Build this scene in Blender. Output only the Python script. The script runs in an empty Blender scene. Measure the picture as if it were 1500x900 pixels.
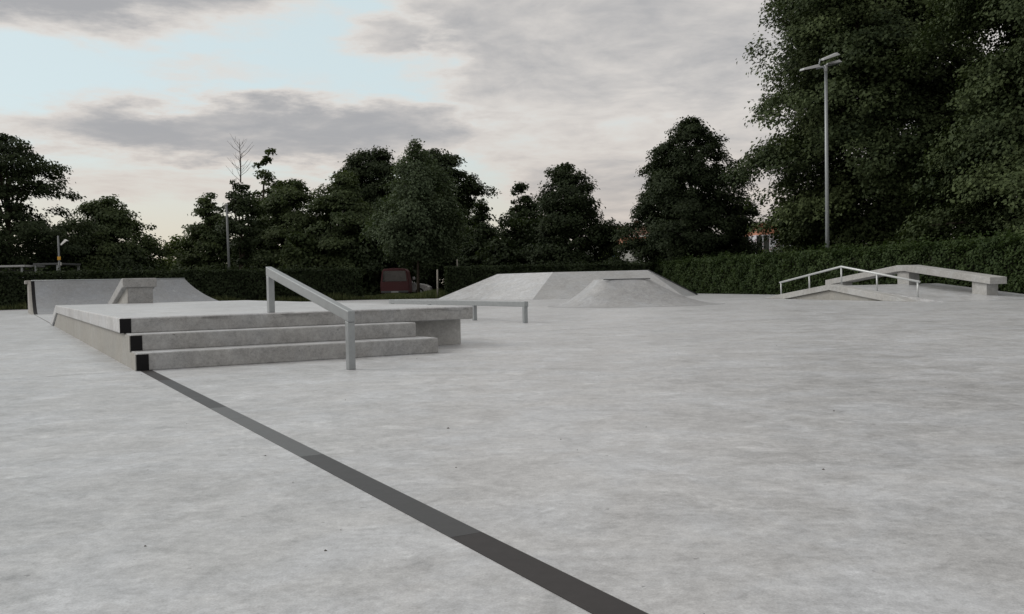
import bpy, bmesh, math, random
import numpy as np
from mathutils import Vector, Matrix

scene = bpy.context.scene
col = scene.collection
rad = math.radians

# ------------------------------------------------------------------ camera
cam_d = bpy.data.cameras.new('camera')
cam = bpy.data.objects.new('camera', cam_d)
col.objects.link(cam)
scene.camera = cam
EYE = 0.78
cam_d.lens = 36 * 1340 / 1500
cam_d.clip_start = 0.05
cam_d.clip_end = 3000
cam.matrix_world = (Matrix.Translation((0, 0, EYE)) @ Matrix.Rotation(math.pi/2 - math.atan(35/1340), 4, 'X')
                    @ Matrix.Rotation(-0.0209, 4, 'Z'))

# ------------------------------------------------------------------ light
SUN_AZ, SUN_EL = rad(-72), rad(34)      # towards the left of the view, low behind cloud
scene.view_settings.view_transform = 'Standard'
scene.view_settings.look = 'None'
scene.view_settings.exposure = 0.0
scene.view_settings.gamma = 1.0

world = bpy.data.worlds.new('World')
scene.world = world
world.use_nodes = True


class NT:
    """tiny node-expression helper"""
    def __init__(self, tree):
        self.t = tree; self.n = tree.nodes; self.l = tree.links

    def put(self, sock, v):
        if v is None: return
        if isinstance(v, bpy.types.NodeSocket): self.l.new(v, sock)
        else: sock.default_value = v

    def m(self, op, a, b=None, c=None, clamp=False):
        nd = self.n.new('ShaderNodeMath'); nd.operation = op; nd.use_clamp = clamp
        for s, v in zip(nd.inputs, (a, b, c)): self.put(s, v)
        return nd.outputs[0]

    def mix(self, f, a, b, blend='MIX'):
        nd = self.n.new('ShaderNodeMix'); nd.data_type = 'RGBA'; nd.blend_type = blend
        def c4(v): return v if isinstance(v, bpy.types.NodeSocket) or len(v) == 4 else (*v, 1)
        self.put(nd.inputs[0], f); self.put(nd.inputs[6], c4(a)); self.put(nd.inputs[7], c4(b))
        return nd.outputs[2]

    def ss(self, x, lo, hi, a=0.0, b=1.0):
        nd = self.n.new('ShaderNodeMapRange'); nd.interpolation_type = 'SMOOTHSTEP'
        for s, v in zip(nd.inputs, (x, lo, hi, a, b)): self.put(s, v)
        return nd.outputs[0]

    def noise(self, vec, scale, detail=4, rough=0.55, dist=0.0, out=0):
        nd = self.n.new('ShaderNodeTexNoise')
        self.put(nd.inputs['Vector'], vec); nd.inputs['Scale'].default_value = scale
        nd.inputs['Detail'].default_value = detail; nd.inputs['Roughness'].default_value = rough
        nd.inputs['Distortion'].default_value = dist
        return nd.outputs[out]

    def xyz(self, x, y, z=0.0):
        nd = self.n.new('ShaderNodeCombineXYZ')
        for s, v in zip(nd.inputs, (x, y, z)): self.put(s, v)
        return nd.outputs[0]

    def sep(self, v):
        nd = self.n.new('ShaderNodeSeparateXYZ'); self.put(nd.inputs[0], v)
        return nd.outputs

    def mapping(self, v, loc=(0, 0, 0), rot=(0, 0, 0), sc=(1, 1, 1)):
        nd = self.n.new('ShaderNodeMapping'); self.put(nd.inputs[0], v)
        nd.inputs[1].default_value = loc; nd.inputs[2].default_value = rot; nd.inputs[3].default_value = sc
        return nd.outputs[0]


def build_sky():
    t = NT(world.node_tree)
    t.n.clear()
    out = t.n.new('ShaderNodeOutputWorld'); bg = t.n.new('ShaderNodeBackground')
    t.l.new(bg.outputs[0], out.inputs[0])
    tc = t.n.new('ShaderNodeTexCoord')
    x, y, z = t.sep(tc.outputs['Generated'])
    az = t.m('ARCTAN2', x, y)
    el = t.m('ARCSINE', z)
    zc = t.m('ADD', t.m('MAXIMUM', z, 0.0), 0.10)
    P = t.xyz(t.m('DIVIDE', x, zc), t.m('DIVIDE', y, zc), 0.3)
    f1 = t.noise(P, 0.55, 9, 0.60, 0.35)
    f2 = t.noise(t.mapping(P, (7.1, 3.3, 0)), 1.7, 8, 0.62, 0.5)
    fine = t.noise(t.mapping(P, (2.1, 9.3, 0)), 5.0, 6, 0.6, 0.4)
    w1 = t.m('SUBTRACT', t.noise(t.xyz(t.m('MULTIPLY', az, 5.0), t.m('MULTIPLY', el, 16.0), 1.7), 1.0, 7, 0.62), 0.5)
    w2 = t.m('SUBTRACT', t.noise(t.xyz(t.m('MULTIPLY', az, 7.0), t.m('MULTIPLY', el, 26.0), 5.2), 1.0, 7, 0.62), 0.5)
    azw = t.m('MULTIPLY_ADD', w1, 0.30, az)
    elw = t.m('MULTIPLY_ADD', w2, 0.085, el)

    def blob(ca, ce, ra, re, soft=0.55):
        a = t.m('DIVIDE', t.m('SUBTRACT', azw, ca), ra); e = t.m('DIVIDE', t.m('SUBTRACT', elw, ce), re)
        r = t.m('SQRT', t.m('ADD', t.m('MULTIPLY', a, a), t.m('MULTIPLY', e, e)))
        return t.ss(r, 1.0 - soft, 1.0 + soft, 1.0, 0.0)

    bank = t.m('MULTIPLY', blob(-0.25, 0.164, 0.27, 0.034, 0.5), 1.12)
    topl = blob(-0.50, 0.320, 0.27, 0.070, 0.45)
    topm = blob(-0.24, 0.335, 0.26, 0.022, 0.7)
    wisp = blob(-0.14, 0.270, 0.055, 0.020, 0.8)
    streak = blob(-0.33, 0.222, 0.10, 0.010, 0.9)
    lowl = blob(-0.28, 0.105, 0.30, 0.018, 0.9)
    # the big grey sheet that covers the right half of the sky and runs on past the frame
    edge = t.m('MULTIPLY_ADD', t.m('SUBTRACT', 0.23, elw), -0.55, azw)
    right = t.m('MULTIPLY', t.ss(edge, -0.14, -0.02), t.ss(az, 1.6, 2.4, 1.0, 0.0))
    behind = t.ss(t.m('ABSOLUTE', az), 0.55, 0.95, 0.0, 0.62)
    mask = bank
    for b, k in ((topl, 1.3), (topm, 1.1), (wisp, 0.7), (streak, 0.34), (lowl, 0.42), (right, 0.80), (behind, 1.0)):
        mask = t.m('MAXIMUM', mask, t.m('MULTIPLY', b, k))
    tex = t.m('ADD', t.m('MULTIPLY', t.m('SUBTRACT', f1, 0.5), 0.9), t.m('MULTIPLY', t.m('SUBTRACT', f2, 0.5), 0.75))
    tex = t.m('ADD', tex, t.m('MULTIPLY', t.m('SUBTRACT', fine, 0.5), 0.45))
    dens = t.m('ADD', t.m('MULTIPLY', mask, 0.85), t.m('MULTIPLY_ADD', tex, 1.15, 0.05))
    cover = t.ss(dens, 0.10, 0.62)
    thick = t.ss(dens, 0.40, 1.10)
    # clear air: physical sky under a pale veil that warms towards the horizon
    sky = t.n.new('ShaderNodeTexSky'); sky.sky_type = 'NISHITA'; sky.sun_disc = False
    sky.sun_elevation = SUN_EL; sky.sun_rotation = SUN_AZ
    sky.air_density = 1.0; sky.dust_density = 1.5; sky.ozone_density = 1.0
    nish = t.mix(1.0, sky.outputs[0], (0.10, 0.10, 0.10), 'MULTIPLY')
    veil = t.mix(t.ss(el, 0.03, 0.20), (0.77, 0.70, 0.59), (0.72, 0.835, 0.845))
    clear = t.mix(0.80, nish, veil)
    lit = t.mix(t.ss(el, 0.02, 0.22), (0.68, 0.61, 0.55), (0.74, 0.705, 0.67))
    grey = t.mix(t.ss(el, 0.03, 0.17), (0.50, 0.46, 0.43), (0.40, 0.405, 0.42))
    cloud = t.mix(thick, lit, grey)
    final = t.mix(cover, clear, cloud)
    t.l.new(final, bg.inputs[0]); bg.inputs[1].default_value = 1.0


build_sky()

sun_d = bpy.data.lights.new('sun', 'SUN'); sun_d.energy = 1.5; sun_d.angle = rad(28); sun_d.color = (1.0, 0.965, 0.91)
sun = bpy.data.objects.new('sun', sun_d); col.objects.link(sun)
to_sun = Vector((math.sin(SUN_AZ)*math.cos(SUN_EL), math.cos(SUN_AZ)*math.cos(SUN_EL), math.sin(SUN_EL)))
sun.rotation_euler = to_sun.to_track_quat('Z', 'Y').to_euler()
sun.location = to_sun * 60

# ------------------------------------------------------------------ materials
def new_mat(name):
    m = bpy.data.materials.new(name); m.use_nodes = True
    t = NT(m.node_tree)
    b = m.node_tree.nodes['Principled BSDF']
    return m, t, b


def geo_pos(t):
    g = t.n.new('ShaderNodeNewGeometry'); return g.outputs['Position']


def bump(t, b, h, strength, dist=0.01):
    nd = t.n.new('ShaderNodeBump'); nd.inputs['Strength'].default_value = strength
    nd.inputs['Distance'].default_value = dist
    t.put(nd.inputs['Height'], h); t.l.new(nd.outputs[0], b.inputs['Normal'])


def concrete(name, base, streak=0.5, rough=0.72, warm=0.0, pit=1.0, spec=0.35, con=1.25, wax=None):
    """cast or trowelled concrete: broad blotches, trowel sweeps, sand speckle, pin holes"""
    m, t, b = new_mat(name)
    p = geo_pos(t)
    big = t.noise(p, 0.28, 6, 0.6, 0.5)
    mid = t.noise(p, 1.5, 9, 0.68, 0.6)
    swirl = t.noise(t.mapping(p, rot=(0, 0, rad(-24)), sc=(1.0, 1.1, 1.0)), 3.8, 10, 0.76, 0.9)
    swirl2 = t.noise(t.mapping(p, rot=(0, 0, rad(35)), sc=(0.6, 1.7, 1.0)), 0.75, 10, 0.72, 1.6)
    grain = t.noise(p, 150, 3, 0.7)
    sand = t.noise(p, 30, 6, 0.78)
    fleck = t.noise(t.mapping(p, (9, 4, 7)), 9.0, 8, 0.76, 0.4)
    v = t.m('MULTIPLY', t.m('SUBTRACT', big, 0.5), 0.26)
    for n, k in ((mid, 0.22), (swirl, 0.50*streak), (swirl2, 0.20*streak), (grain, 0.42), (sand, 0.46), (fleck, 0.40)):
        v = t.m('ADD', v, t.m('MULTIPLY', t.m('SUBTRACT', n, 0.5), k))
    v = t.m('MULTIPLY_ADD', v, con, 1.0)
    # darker water marks, pale laitance films and thin trowel burns
    stain = t.ss(t.noise(t.mapping(p, (3, 8, 1)), 0.9, 9, 0.70, 0.8), 0.58, 0.76, 1.0, 0.90)
    film = t.ss(t.noise(t.mapping(p, (13, 2, 4), rot=(0, 0, rad(18)), sc=(1.0, 1.2, 1)), 2.6, 12, 0.80, 0.9), 0.52, 0.68, 1.0, 1.24)
    burn = t.ss(t.noise(t.mapping(p, (5, 21, 2), rot=(0, 0, rad(-9)), sc=(0.8, 1.6, 1)), 1.9, 8, 0.7, 2.0), 0.64, 0.70, 1.0, 0.88)
    holes = t.ss(t.noise(p, 21, 2, 0.5), 0.735, 0.76, 1.0, 1.0 - 0.45*pit)
    v = t.m('MULTIPLY', t.m('MULTIPLY', t.m('MULTIPLY', v, stain), burn), t.m('MULTIPLY', film, holes))
    if wax is not None:
        # smears of board wax along the grinding edge
        zz = t.sep(p)[2]
        wn = t.noise(t.mapping(p, (1, 5, 2), sc=(1, 1, 5)), 2.4, 8, 0.7, 0.6)
        wm = t.m('MULTIPLY', t.ss(wn, 0.46, 0.62), t.ss(zz, wax-.07, wax-.01))
        v = t.m('MULTIPLY', v, t.m('MULTIPLY_ADD', wm, -0.42, 1.0))
    c = t.mix(1.0, (*base, 1), t.xyz(v, v, v), 'MULTIPLY')
    tint = t.mix(t.ss(mid, 0.4, 0.65), (1.01, 1.0, 0.985 - warm), (0.99, 1.0, 1.012 - warm))
    c = t.mix(1.0, c, tint, 'MULTIPLY')
    t.l.new(c, b.inputs['Base Color'])
    t.l.new(t.m('MULTIPLY_ADD', t.m('SUBTRACT', mid, 0.5), 0.35, rough), b.inputs['Roughness'])
    b.inputs['Specular IOR Level'].default_value = spec
    h = t.m('ADD', t.m('MULTIPLY', sand, 0.6), t.m('MULTIPLY', grain, 0.35))
    h = t.m('ADD', h, t.m('MULTIPLY', holes, 0.5*pit))
    bump(t, b, h, 0.25, 0.006)
    return m


def flat_mat(name, colr, rough=0.5, metal=0.0, var=0.15, scale=6.0, spec=0.4, bump_s=0.0):
    m, t, b = new_mat(name)
    p = geo_pos(t)
    n = t.noise(p, scale, 6, 0.65, 0.3)
    n2 = t.noise(p, scale*9, 3, 0.6)
    v = t.m('ADD', t.m('MULTIPLY_ADD', t.m('SUBTRACT', n, 0.5), 2*var, 1.0), t.m('MULTIPLY', t.m('SUBTRACT', n2, 0.5), var))
    t.l.new(t.mix(1.0, (*colr, 1), t.xyz(v, v, v), 'MULTIPLY'), b.inputs['Base Color'])
    t.l.new(t.m('MULTIPLY_ADD', t.m('SUBTRACT', n, 0.5), 0.3, rough), b.inputs['Roughness'])
    b.inputs['Metallic'].default_value = metal
    b.inputs['Specular IOR Level'].default_value = spec
    if bump_s: bump(t, b, n2, bump_s, 0.005)
    return m


def leaf_mat(name, dark, light, trans=0.22):
    m, t, b = new_mat(name)
    a = t.n.new('ShaderNodeAttribute'); a.attribute_name = 'tint'
    c = t.mix(a.outputs['Fac'], (*dark, 1), (*light, 1))
    t.l.new(c, b.inputs['Base Color'])
    b.inputs['Roughness'].default_value = 0.7; b.inputs['Specular IOR Level'].default_value = 0.16
    tr = t.n.new('ShaderNodeBsdfTranslucent')
    t.l.new(t.mix(1.0, c, (1.15, 1.25, 0.6), 'MULTIPLY'), tr.inputs[0])
    mx = t.n.new('ShaderNodeMixShader'); mx.inputs[0].default_value = trans
    t.l.new(b.outputs[0], mx.inputs[1]); t.l.new(tr.outputs[0], mx.inputs[2])
    t.l.new(mx.outputs[0], t.n['Material Output'].inputs[0])
    return m


M = {}
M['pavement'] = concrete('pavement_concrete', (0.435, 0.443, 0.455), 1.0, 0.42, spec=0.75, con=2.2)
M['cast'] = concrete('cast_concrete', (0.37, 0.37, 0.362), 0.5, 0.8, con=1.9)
M['step'] = concrete('step_concrete', (0.315, 0.318, 0.318), 0.7, 0.8, con=2.1)  # shade on the riser faces is put into this darker tone
M['fascia'] = concrete('waxed_edge_concrete', (0.315, 0.318, 0.318), 0.7, 0.8, con=2.1, wax=0.49)
M['side'] = concrete('formed_concrete', (0.315, 0.31, 0.292), 0.5, 0.8, 0.005)
M['bank'] = concrete('shaded_sprayed_concrete', (0.355, 0.36, 0.366), 0.8, 0.7, con=1.6)  # sprayed concrete darkened for the bank's front: face shade held in the colour
M['mound'] = concrete('mound_concrete', (0.335, 0.34, 0.348), 0.9, 0.7, con=1.8)
M['quarter'] = concrete('steel_trowelled_concrete', (0.27, 0.283, 0.30), 0.8, 0.66)
M['black'] = flat_mat('black_paint', (0.009, 0.009, 0.010), 0.7, 0, 0.3, 9, 0.15)
M['plate'] = flat_mat('dark_floor_band', (0.050, 0.051, 0.053), 0.55, 0.0, 0.40, 2.2, 0.32, 0.1)
M['plate_mid'] = flat_mat('lighter_floor_band', (0.088, 0.092, 0.094), 0.50, 0.0, 0.40, 2.2, 0.45, 0.1)
M['plate_dark'] = flat_mat('darkest_floor_band', (0.040, 0.037, 0.037), 0.6, 0.0, 0.40, 2.2, 0.22, 0.1)
M['galv'] = flat_mat('galvanised_steel', (0.30, 0.32, 0.33), 0.5, 0.45, 0.22, 14, 0.5)
M['galv_light'] = flat_mat('pale_galvanised_tube', (0.55, 0.57, 0.57), 0.45, 0.35, 0.12, 14, 0.5)
M['galv_dark'] = flat_mat('weathered_grey_pole', (0.15, 0.16, 0.165), 0.6, 0.2, 0.15, 8)
M['steel_dark'] = flat_mat('dark_steel', (0.10, 0.105, 0.11), 0.5, 0.5, 0.2, 10)
M['lamp_grey'] = flat_mat('lamp_housing', (0.42, 0.43, 0.44), 0.45, 0.2, 0.1, 8)
M['lamp_white'] = flat_mat('lamp_cover_white', (0.78, 0.78, 0.76), 0.35, 0.0, 0.05, 8)
M['bark'] = flat_mat('bark', (0.055, 0.045, 0.036), 0.9, 0, 0.4, 5, 0.1, 0.6)
M['twig'] = flat_mat('hedge_twigs', (0.018, 0.020, 0.013), 0.95, 0, 0.4, 9, 0.05)
M['soil'] = flat_mat('grassy_soil', (0.050, 0.060, 0.030), 0.95, 0, 0.35, 1.5, 0.05, 0.5)
M['asphalt'] = flat_mat('asphalt', (0.05, 0.05, 0.052), 0.85, 0, 0.2, 4, 0.2, 0.3)
M['grass'] = leaf_mat('grass_blades', (0.045, 0.065, 0.025), (0.11, 0.12, 0.055))
M['leaf_dark'] = leaf_mat('leaves_dark', (0.016, 0.026, 0.012), (0.045, 0.062, 0.028))
M['leaf_mid'] = leaf_mat('leaves_mid', (0.026, 0.042, 0.018), (0.085, 0.110, 0.046))
M['leaf_maple'] = leaf_mat('leaves_maple', (0.014, 0.026, 0.011), (0.110, 0.142, 0.058), 0.12)
M['leaf_birch'] = leaf_mat('leaves_grey_green', (0.042, 0.062, 0.034), (0.100, 0.130, 0.075))
M['leaf_light'] = leaf_mat('leaves_yellow_green', (0.050, 0.075, 0.022), (0.120, 0.150, 0.050))
M['leaf_hedge'] = leaf_mat('leaves_hedge', (0.022, 0.040, 0.013), (0.062, 0.092, 0.032))
M['leaf_hedge_far'] = leaf_mat('leaves_hedge_dark', (0.014, 0.022, 0.010), (0.040, 0.056, 0.026))
M['van_red'] = flat_mat('van_red_paint', (0.075, 0.009, 0.012), 0.45, 0, 0.1, 3, 0.5)
M['silver'] = flat_mat('silver_car_paint', (0.42, 0.42, 0.42), 0.3, 0.3, 0.05, 3, 0.5)
M['glass'] = flat_mat('dark_glass', (0.012, 0.014, 0.016), 0.08, 0, 0.05, 3, 0.6)
M['rubber'] = flat_mat('rubber', (0.015, 0.015, 0.015), 0.8, 0, 0.2, 9, 0.2)
M['terracotta'] = flat_mat('terracotta_cladding', (0.40, 0.185, 0.115), 0.8, 0, 0.12, 1.2)
M['white_wall'] = flat_mat('white_render', (0.70, 0.70, 0.68), 0.8, 0, 0.08, 0.9)
M['grey_wall'] = flat_mat('grey_render', (0.40, 0.41, 0.39), 0.8, 0, 0.1, 0.9)
M['brown_roof'] = flat_mat('brown_roof_tiles', (0.16, 0.085, 0.06), 0.85, 0, 0.2, 3)
M['yellow'] = flat_mat('yellow_panel', (0.62, 0.58, 0.16), 0.6, 0, 0.12, 1.5)
M['blue'] = flat_mat('blue_panel', (0.10, 0.22, 0.42), 0.6, 0, 0.1, 2)
M['pale_blue'] = flat_mat('pale_blue_paint', (0.36, 0.48, 0.52), 0.45, 0, 0.08, 2)
M['wood_post'] = flat_mat('weathered_post', (0.30, 0.28, 0.25), 0.85, 0, 0.2, 8)
M['sign_amber'] = flat_mat('amber_sign', (0.65, 0.36, 0.05), 0.5, 0, 0.1, 8)
M['chip'] = flat_mat('stone_chips', (0.10, 0.095, 0.085), 0.9, 0, 0.4, 30)


def graffiti_mat():
    m, t, b = new_mat('painted_wall')
    p = geo_pos(t)
    n = t.noise(t.mapping(p, sc=(0.5, 0.5, 1.0)), 0.9, 3, 0.5, 2.2)
    c = t.mix(t.ss(n, 0.50, 0.54), (0.60, 0.62, 0.66, 1), (0.52, 0.34, 0.38, 1))
    c = t.mix(t.ss(n, 0.56, 0.60), c, (0.66, 0.68, 0.74, 1))
    t.l.new(c, b.inputs['Base Color']); b.inputs['Roughness'].default_value = 0.8
    return m


M['graffiti'] = graffiti_mat()

# ------------------------------------------------------------------ mesh helpers
def link(name, me, mat=None, parent=None, kind=None):
    o = bpy.data.objects.new(name, me); col.objects.link(o)
    if mat is not None: me.materials.append(M[mat] if isinstance(mat, str) else mat)
    if parent is not None: o.parent = parent
    if kind: o['kind'] = kind
    return o


def tag(o, label, cat, group=None):
    o['label'] = label; o['category'] = cat
    if group: o['group'] = group
    return o


def empty(name, loc, rz=0.0, label=None, cat=None, group=None):
    o = bpy.data.objects.new(name, None); col.objects.link(o)
    o.location = loc; o.rotation_euler = (0, 0, rz); o.empty_display_size = 0.2
    if label: tag(o, label, cat, group)
    return o


def poly(name, verts, faces, mat=None, parent=None, bev=0.0, seg=2, smooth=False, kind=None):
    bm = bmesh.new()
    vs = [bm.verts.new(v) for v in verts]
    for f in faces: bm.faces.new([vs[i] for i in f])
    bmesh.ops.recalc_face_normals(bm, faces=bm.faces[:])
    if bev > 0:
        eds = [e for e in bm.edges if len(e.link_faces) == 2 and e.calc_face_angle(0) > 0.35]
        bmesh.ops.bevel(bm, geom=eds, offset=bev, segments=seg, profile=0.5, affect='EDGES', clamp_overlap=True)
    me = bpy.data.meshes.new(name); bm.to_mesh(me); bm.free()
    if smooth:
        for p in me.polygons: p.use_smooth = True
    return link(name, me, mat, parent, kind)


BOXF = [(0, 1, 2, 3), (4, 7, 6, 5), (0, 4, 5, 1), (1, 5, 6, 2), (2, 6, 7, 3), (3, 7, 4, 0)]


def box(name, x0, x1, y0, y1, z0, z1, mat, parent=None, bev=0.0, seg=2, kind=None):
    v = [(x0, y0, z0), (x1, y0, z0), (x1, y1, z0), (x0, y1, z0), (x0, y0, z1), (x1, y0, z1), (x1, y1, z1), (x0, y1, z1)]
    return poly(name, v, BOXF, mat, parent, bev, seg, kind=kind)


def extrude_x(name, prof, x0, x1, mat, parent=None, bev=0.0, seg=2, subdiv=0):
    """prof: closed outline in (y, z); swept from x0 to x1"""
    n = len(prof)
    v = [(x0, y, z) for y, z in prof] + [(x1, y, z) for y, z in prof]
    f = [tuple(range(n)), tuple(range(2*n-1, n-1, -1))] + [(i, (i+1) % n, n+(i+1) % n, n+i) for i in range(n)]
    return poly(name, v, f, mat, parent, bev, seg)


def tube_data(pts, radii, sides=8, cap=True):
    V, Fc = [], []
    pts = [Vector(p) for p in pts]
    for i, p in enumerate(pts):
        d = (pts[min(i+1, len(pts)-1)] - pts[max(i-1, 0)]).normalized()
        ref = Vector((0, 0, 1)) if abs(d.z) < 0.9 else Vector((1, 0, 0))
        a = d.cross(ref).normalized(); b = d.cross(a)
        for k in range(sides):
            an = 2*math.pi*k/sides
            V.append(tuple(p + (a*math.cos(an) + b*math.sin(an))*radii[i]))
    for i in range(len(pts)-1):
        for k in range(sides):
            k2 = (k+1) % sides
            Fc.append((i*sides+k, i*sides+k2, (i+1)*sides+k2, (i+1)*sides+k))
    if cap:
        Fc.append(tuple(range(sides-1, -1, -1))); Fc.append(tuple(range((len(pts)-1)*sides, len(pts)*sides)))
    return V, Fc


def tube(name, pts, radii, mat, parent=None, sides=10):
    V, Fc = tube_data(pts, radii, sides)
    o = poly(name, V, Fc, mat, parent)
    for p in o.data.polygons: p.use_smooth = len(p.vertices) == 4
    return o


def quads_mesh(name, Q, tint=None):
    """Q: (n,4,3) numpy quads -> mesh"""
    n = len(Q)
    me = bpy.data.meshes.new(name)
    me.vertices.add(4*n); me.vertices.foreach_set('co', Q.reshape(-1).astype(np.float32))
    me.loops.add(4*n); me.loops.foreach_set('vertex_index', np.arange(4*n, dtype=np.int32))
    me.polygons.add(n)
    me.polygons.foreach_set('loop_start', np.arange(0, 4*n, 4, dtype=np.int32))
    if tint is not None:
        a = me.attributes.new('tint', 'FLOAT', 'POINT')
        a.data.foreach_set('value', np.repeat(np.clip(tint, 0, 1), 4).astype(np.float32))
    me.update(calc_edges=True)
    return me


def leaf_quads(rng, pos, normal, tipdir, L, Wd):
    """rhombic leaf with a folded midrib at each position"""
    n = len(pos)
    nrm = normal / (np.linalg.norm(normal, axis=1, keepdims=True) + 1e-9)
    t = tipdir - (tipdir*nrm).sum(1, keepdims=True)*nrm
    t /= (np.linalg.norm(t, axis=1, keepdims=True) + 1e-9)
    s = np.cross(nrm, t)
    L = L[:, None]; Wd = Wd[:, None]
    fold = rng.uniform(0.05, 0.3, (n, 1))*Wd
    q = np.empty((n, 4, 3))
    q[:, 0] = pos - t*L*0.5
    q[:, 1] = pos + s*Wd*0.5 + nrm*fold - t*L*0.05
    q[:, 2] = pos + t*L*0.5 - nrm*L*0.12
    q[:, 3] = pos - s*Wd*0.5 + nrm*fold - t*L*0.05
    return q


def tree(name, label, x, y, h, r, base=0.2, prof=None, clumps=130, cr=0.8, per=130, leaf=0.24, mat='leaf_mid',
         seed=1, group='trees beyond the hedges', shape=None, droop=0.25, flat=0.55, trunk_r=None, lean=(0, 0), limbs=16,
         wild=0.22, trunk_top=0.85, hollow=0.35, stretch=1.0, cat='tree', boughs=0, bs=1.1, fill=0.45, bv=.16, bt=.35):
    rng = np.random.default_rng(seed)
    root = empty(name, (x, y, -0.03), 0, label, cat, group)
    prof = prof or [(0, .55), (.15, .85), (.4, 1), (.65, .85), (.85, .5), (1, .12)]
    pt, pr = zip(*prof)
    z0 = base*h
    ph = rng.uniform(0, 6.28, 8)

    def radius(t, a):
        rr = np.interp(t, pt, pr)*r
        w = (np.sin(2*a+ph[0]+3*t) + np.sin(3*a+ph[1]-7*t)*.8 + np.sin(5*a+ph[2]+11*t)*.6 + np.sin(9*t+ph[3]+a)*.7)
        return rr*(1 + wild*w*0.5)
    tt = np.linspace(0, 1, 200); wts = np.interp(tt, pt, pr) + 0.12; wts /= wts.sum()
    T = rng.choice(tt, clumps, p=wts) + rng.uniform(-.02, .02, clumps)
    T = np.clip(T, 0, 1)
    A = rng.uniform(0, 2*np.pi, clumps)
    fr = np.sqrt(rng.uniform(hollow**2, 1.0, clumps))
    R = radius(T, A)*fr
    cs = cr*rng.uniform(0.6, 1.35, clumps)*(0.55 + 0.45*np.interp(T, pt, pr))
    R = np.maximum(R - cs*0.35, 0)
    cx = R*np.cos(A)*stretch + lean[0]*T; cy = R*np.sin(A) + lean[1]*T
    cz = z0 + T*(h - z0 - cr*0.3) - droop*R*0.3
    C3 = np.stack([cx, cy, cz], 1)
    btint = rng.uniform(0, 1, clumps)
    if boughs:
        # leaf clumps gathered on drooping boughs, with a thin filling of inner foliage
        bT = (np.argsort(rng.uniform(0, 1, boughs)) + rng.uniform(0, 1, boughs))/boughs
        bT = np.interp(bT, np.cumsum(wts), tt); bA = rng.uniform(0, 2*np.pi, boughs)
        bR = np.maximum(radius(bT, bA)*np.sqrt(rng.uniform(.5, 1, boughs)) - bs*.5, 0)
        k = rng.integers(0, boughs, clumps)
        sz = bs*rng.uniform(.7, 1.25, boughs)[k]*(0.5 + 0.5*np.interp(bT, pt, pr))[k]
        du = rng.normal(size=clumps)*.75*sz; dv = rng.normal(size=clumps)*.75*sz
        bx = (bR[k]+du)*np.cos(bA[k]) - dv*np.sin(bA[k]); by = (bR[k]+du)*np.sin(bA[k]) + dv*np.cos(bA[k])
        bz = z0 + bT[k]*(h - z0 - cr*.3) - droop*.3*bR[k] + rng.normal(size=clumps)*bv*sz - droop*du
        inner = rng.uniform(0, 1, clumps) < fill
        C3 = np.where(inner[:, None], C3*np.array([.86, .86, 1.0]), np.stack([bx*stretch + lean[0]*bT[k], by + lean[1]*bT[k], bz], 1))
        btint = np.where(inner, 0.25, rng.uniform(0, 1, boughs)[k])  # inner clumps get a darker tint: crown shade put into leaf colour
    if shape is not None:
        C3, cs = shape(rng, C3, cs)
        clumps = len(C3)
    cnt = np.maximum((per*(cs/cr)**2*rng.uniform(.7, 1.3, clumps)).astype(int), 12)
    idx = np.repeat(np.arange(clumps), cnt)
    n = len(idx)
    d = rng.normal(size=(n, 3)); d /= np.linalg.norm(d, axis=1, keepdims=True)
    rho = rng.uniform(0.25, 1, n)**0.5*(1 + 0.25*rng.normal(size=n))
    off = d*rho[:, None]*cs[idx][:, None]
    off[:, 2] *= flat
    out = C3[idx, :2].copy()
    on = np.linalg.norm(out, axis=1, keepdims=True) + .3
    out = np.concatenate([out/on, np.zeros((n, 1))], 1)
    off[:, 2] -= droop*np.abs((off*out).sum(1))*0.8*((off*out).sum(1) > 0)
    pos = C3[idx] + off
    pos[:, 2] = np.maximum(pos[:, 2], 0.25)
    nr = np.array([0, 0, 0.9]) + out*0.55 + d*0.35 + rng.normal(size=(n, 3))*0.45
    tip = out*0.8 + np.array([0, 0, -0.5]) + rng.normal(size=(n, 3))*0.7
    L = leaf*rng.uniform(0.65, 1.35, n)
    Q = leaf_quads(rng, pos, nr, tip, L, L*rng.uniform(.6, .85, n))
    ct = rng.uniform(0, 1, clumps)
    if len(btint) != clumps: btint = ct
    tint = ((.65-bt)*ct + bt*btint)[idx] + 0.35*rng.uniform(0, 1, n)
    link('crown', quads_mesh('crown', Q, tint), mat, root)
    # trunk with limbs reaching into the foliage
    tr = trunk_r or 0.022*h + 0.03
    nseg = 8
    bend = rng.normal(size=(nseg+1, 2)).cumsum(0)*0.012*h; bend -= bend[0]
    th = trunk_top*h
    pts = [(bend[i, 0] + lean[0]*i/nseg, bend[i, 1] + lean[1]*i/nseg, th*i/nseg) for i in range(nseg+1)]
    rr = [tr*(1.25 if i == 0 else (1 - 0.88*i/nseg)) for i in range(nseg+1)]
    V, Fc = tube_data(pts, rr, 9)
    order = rng.permutation(clumps)[:limbs]
    for k in order:
        e = Vector(C3[k]); hz = min(max(e.z*0.62, z0*0.85), th*0.95)
        f = hz/th*nseg; i = min(int(f), nseg-1); s = Vector(pts[i]).lerp(Vector(pts[i+1]), f-i)
        mid = s.lerp(e, 0.5) + Vector((0, 0, 0.12*(e-s).length))
        lr = tr*0.38*(1-0.6*hz/th)
        v2, f2 = tube_data([s, mid, e], [lr, lr*.6, lr*.2], 5, False)
        o = len(V); V += v2; Fc += [tuple(a+o for a in ff) for ff in f2]
    me = bpy.data.meshes.new('trunk'); me.from_pydata(V, [], Fc); me.update()
    for p in me.polygons: p.use_smooth = True
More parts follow.
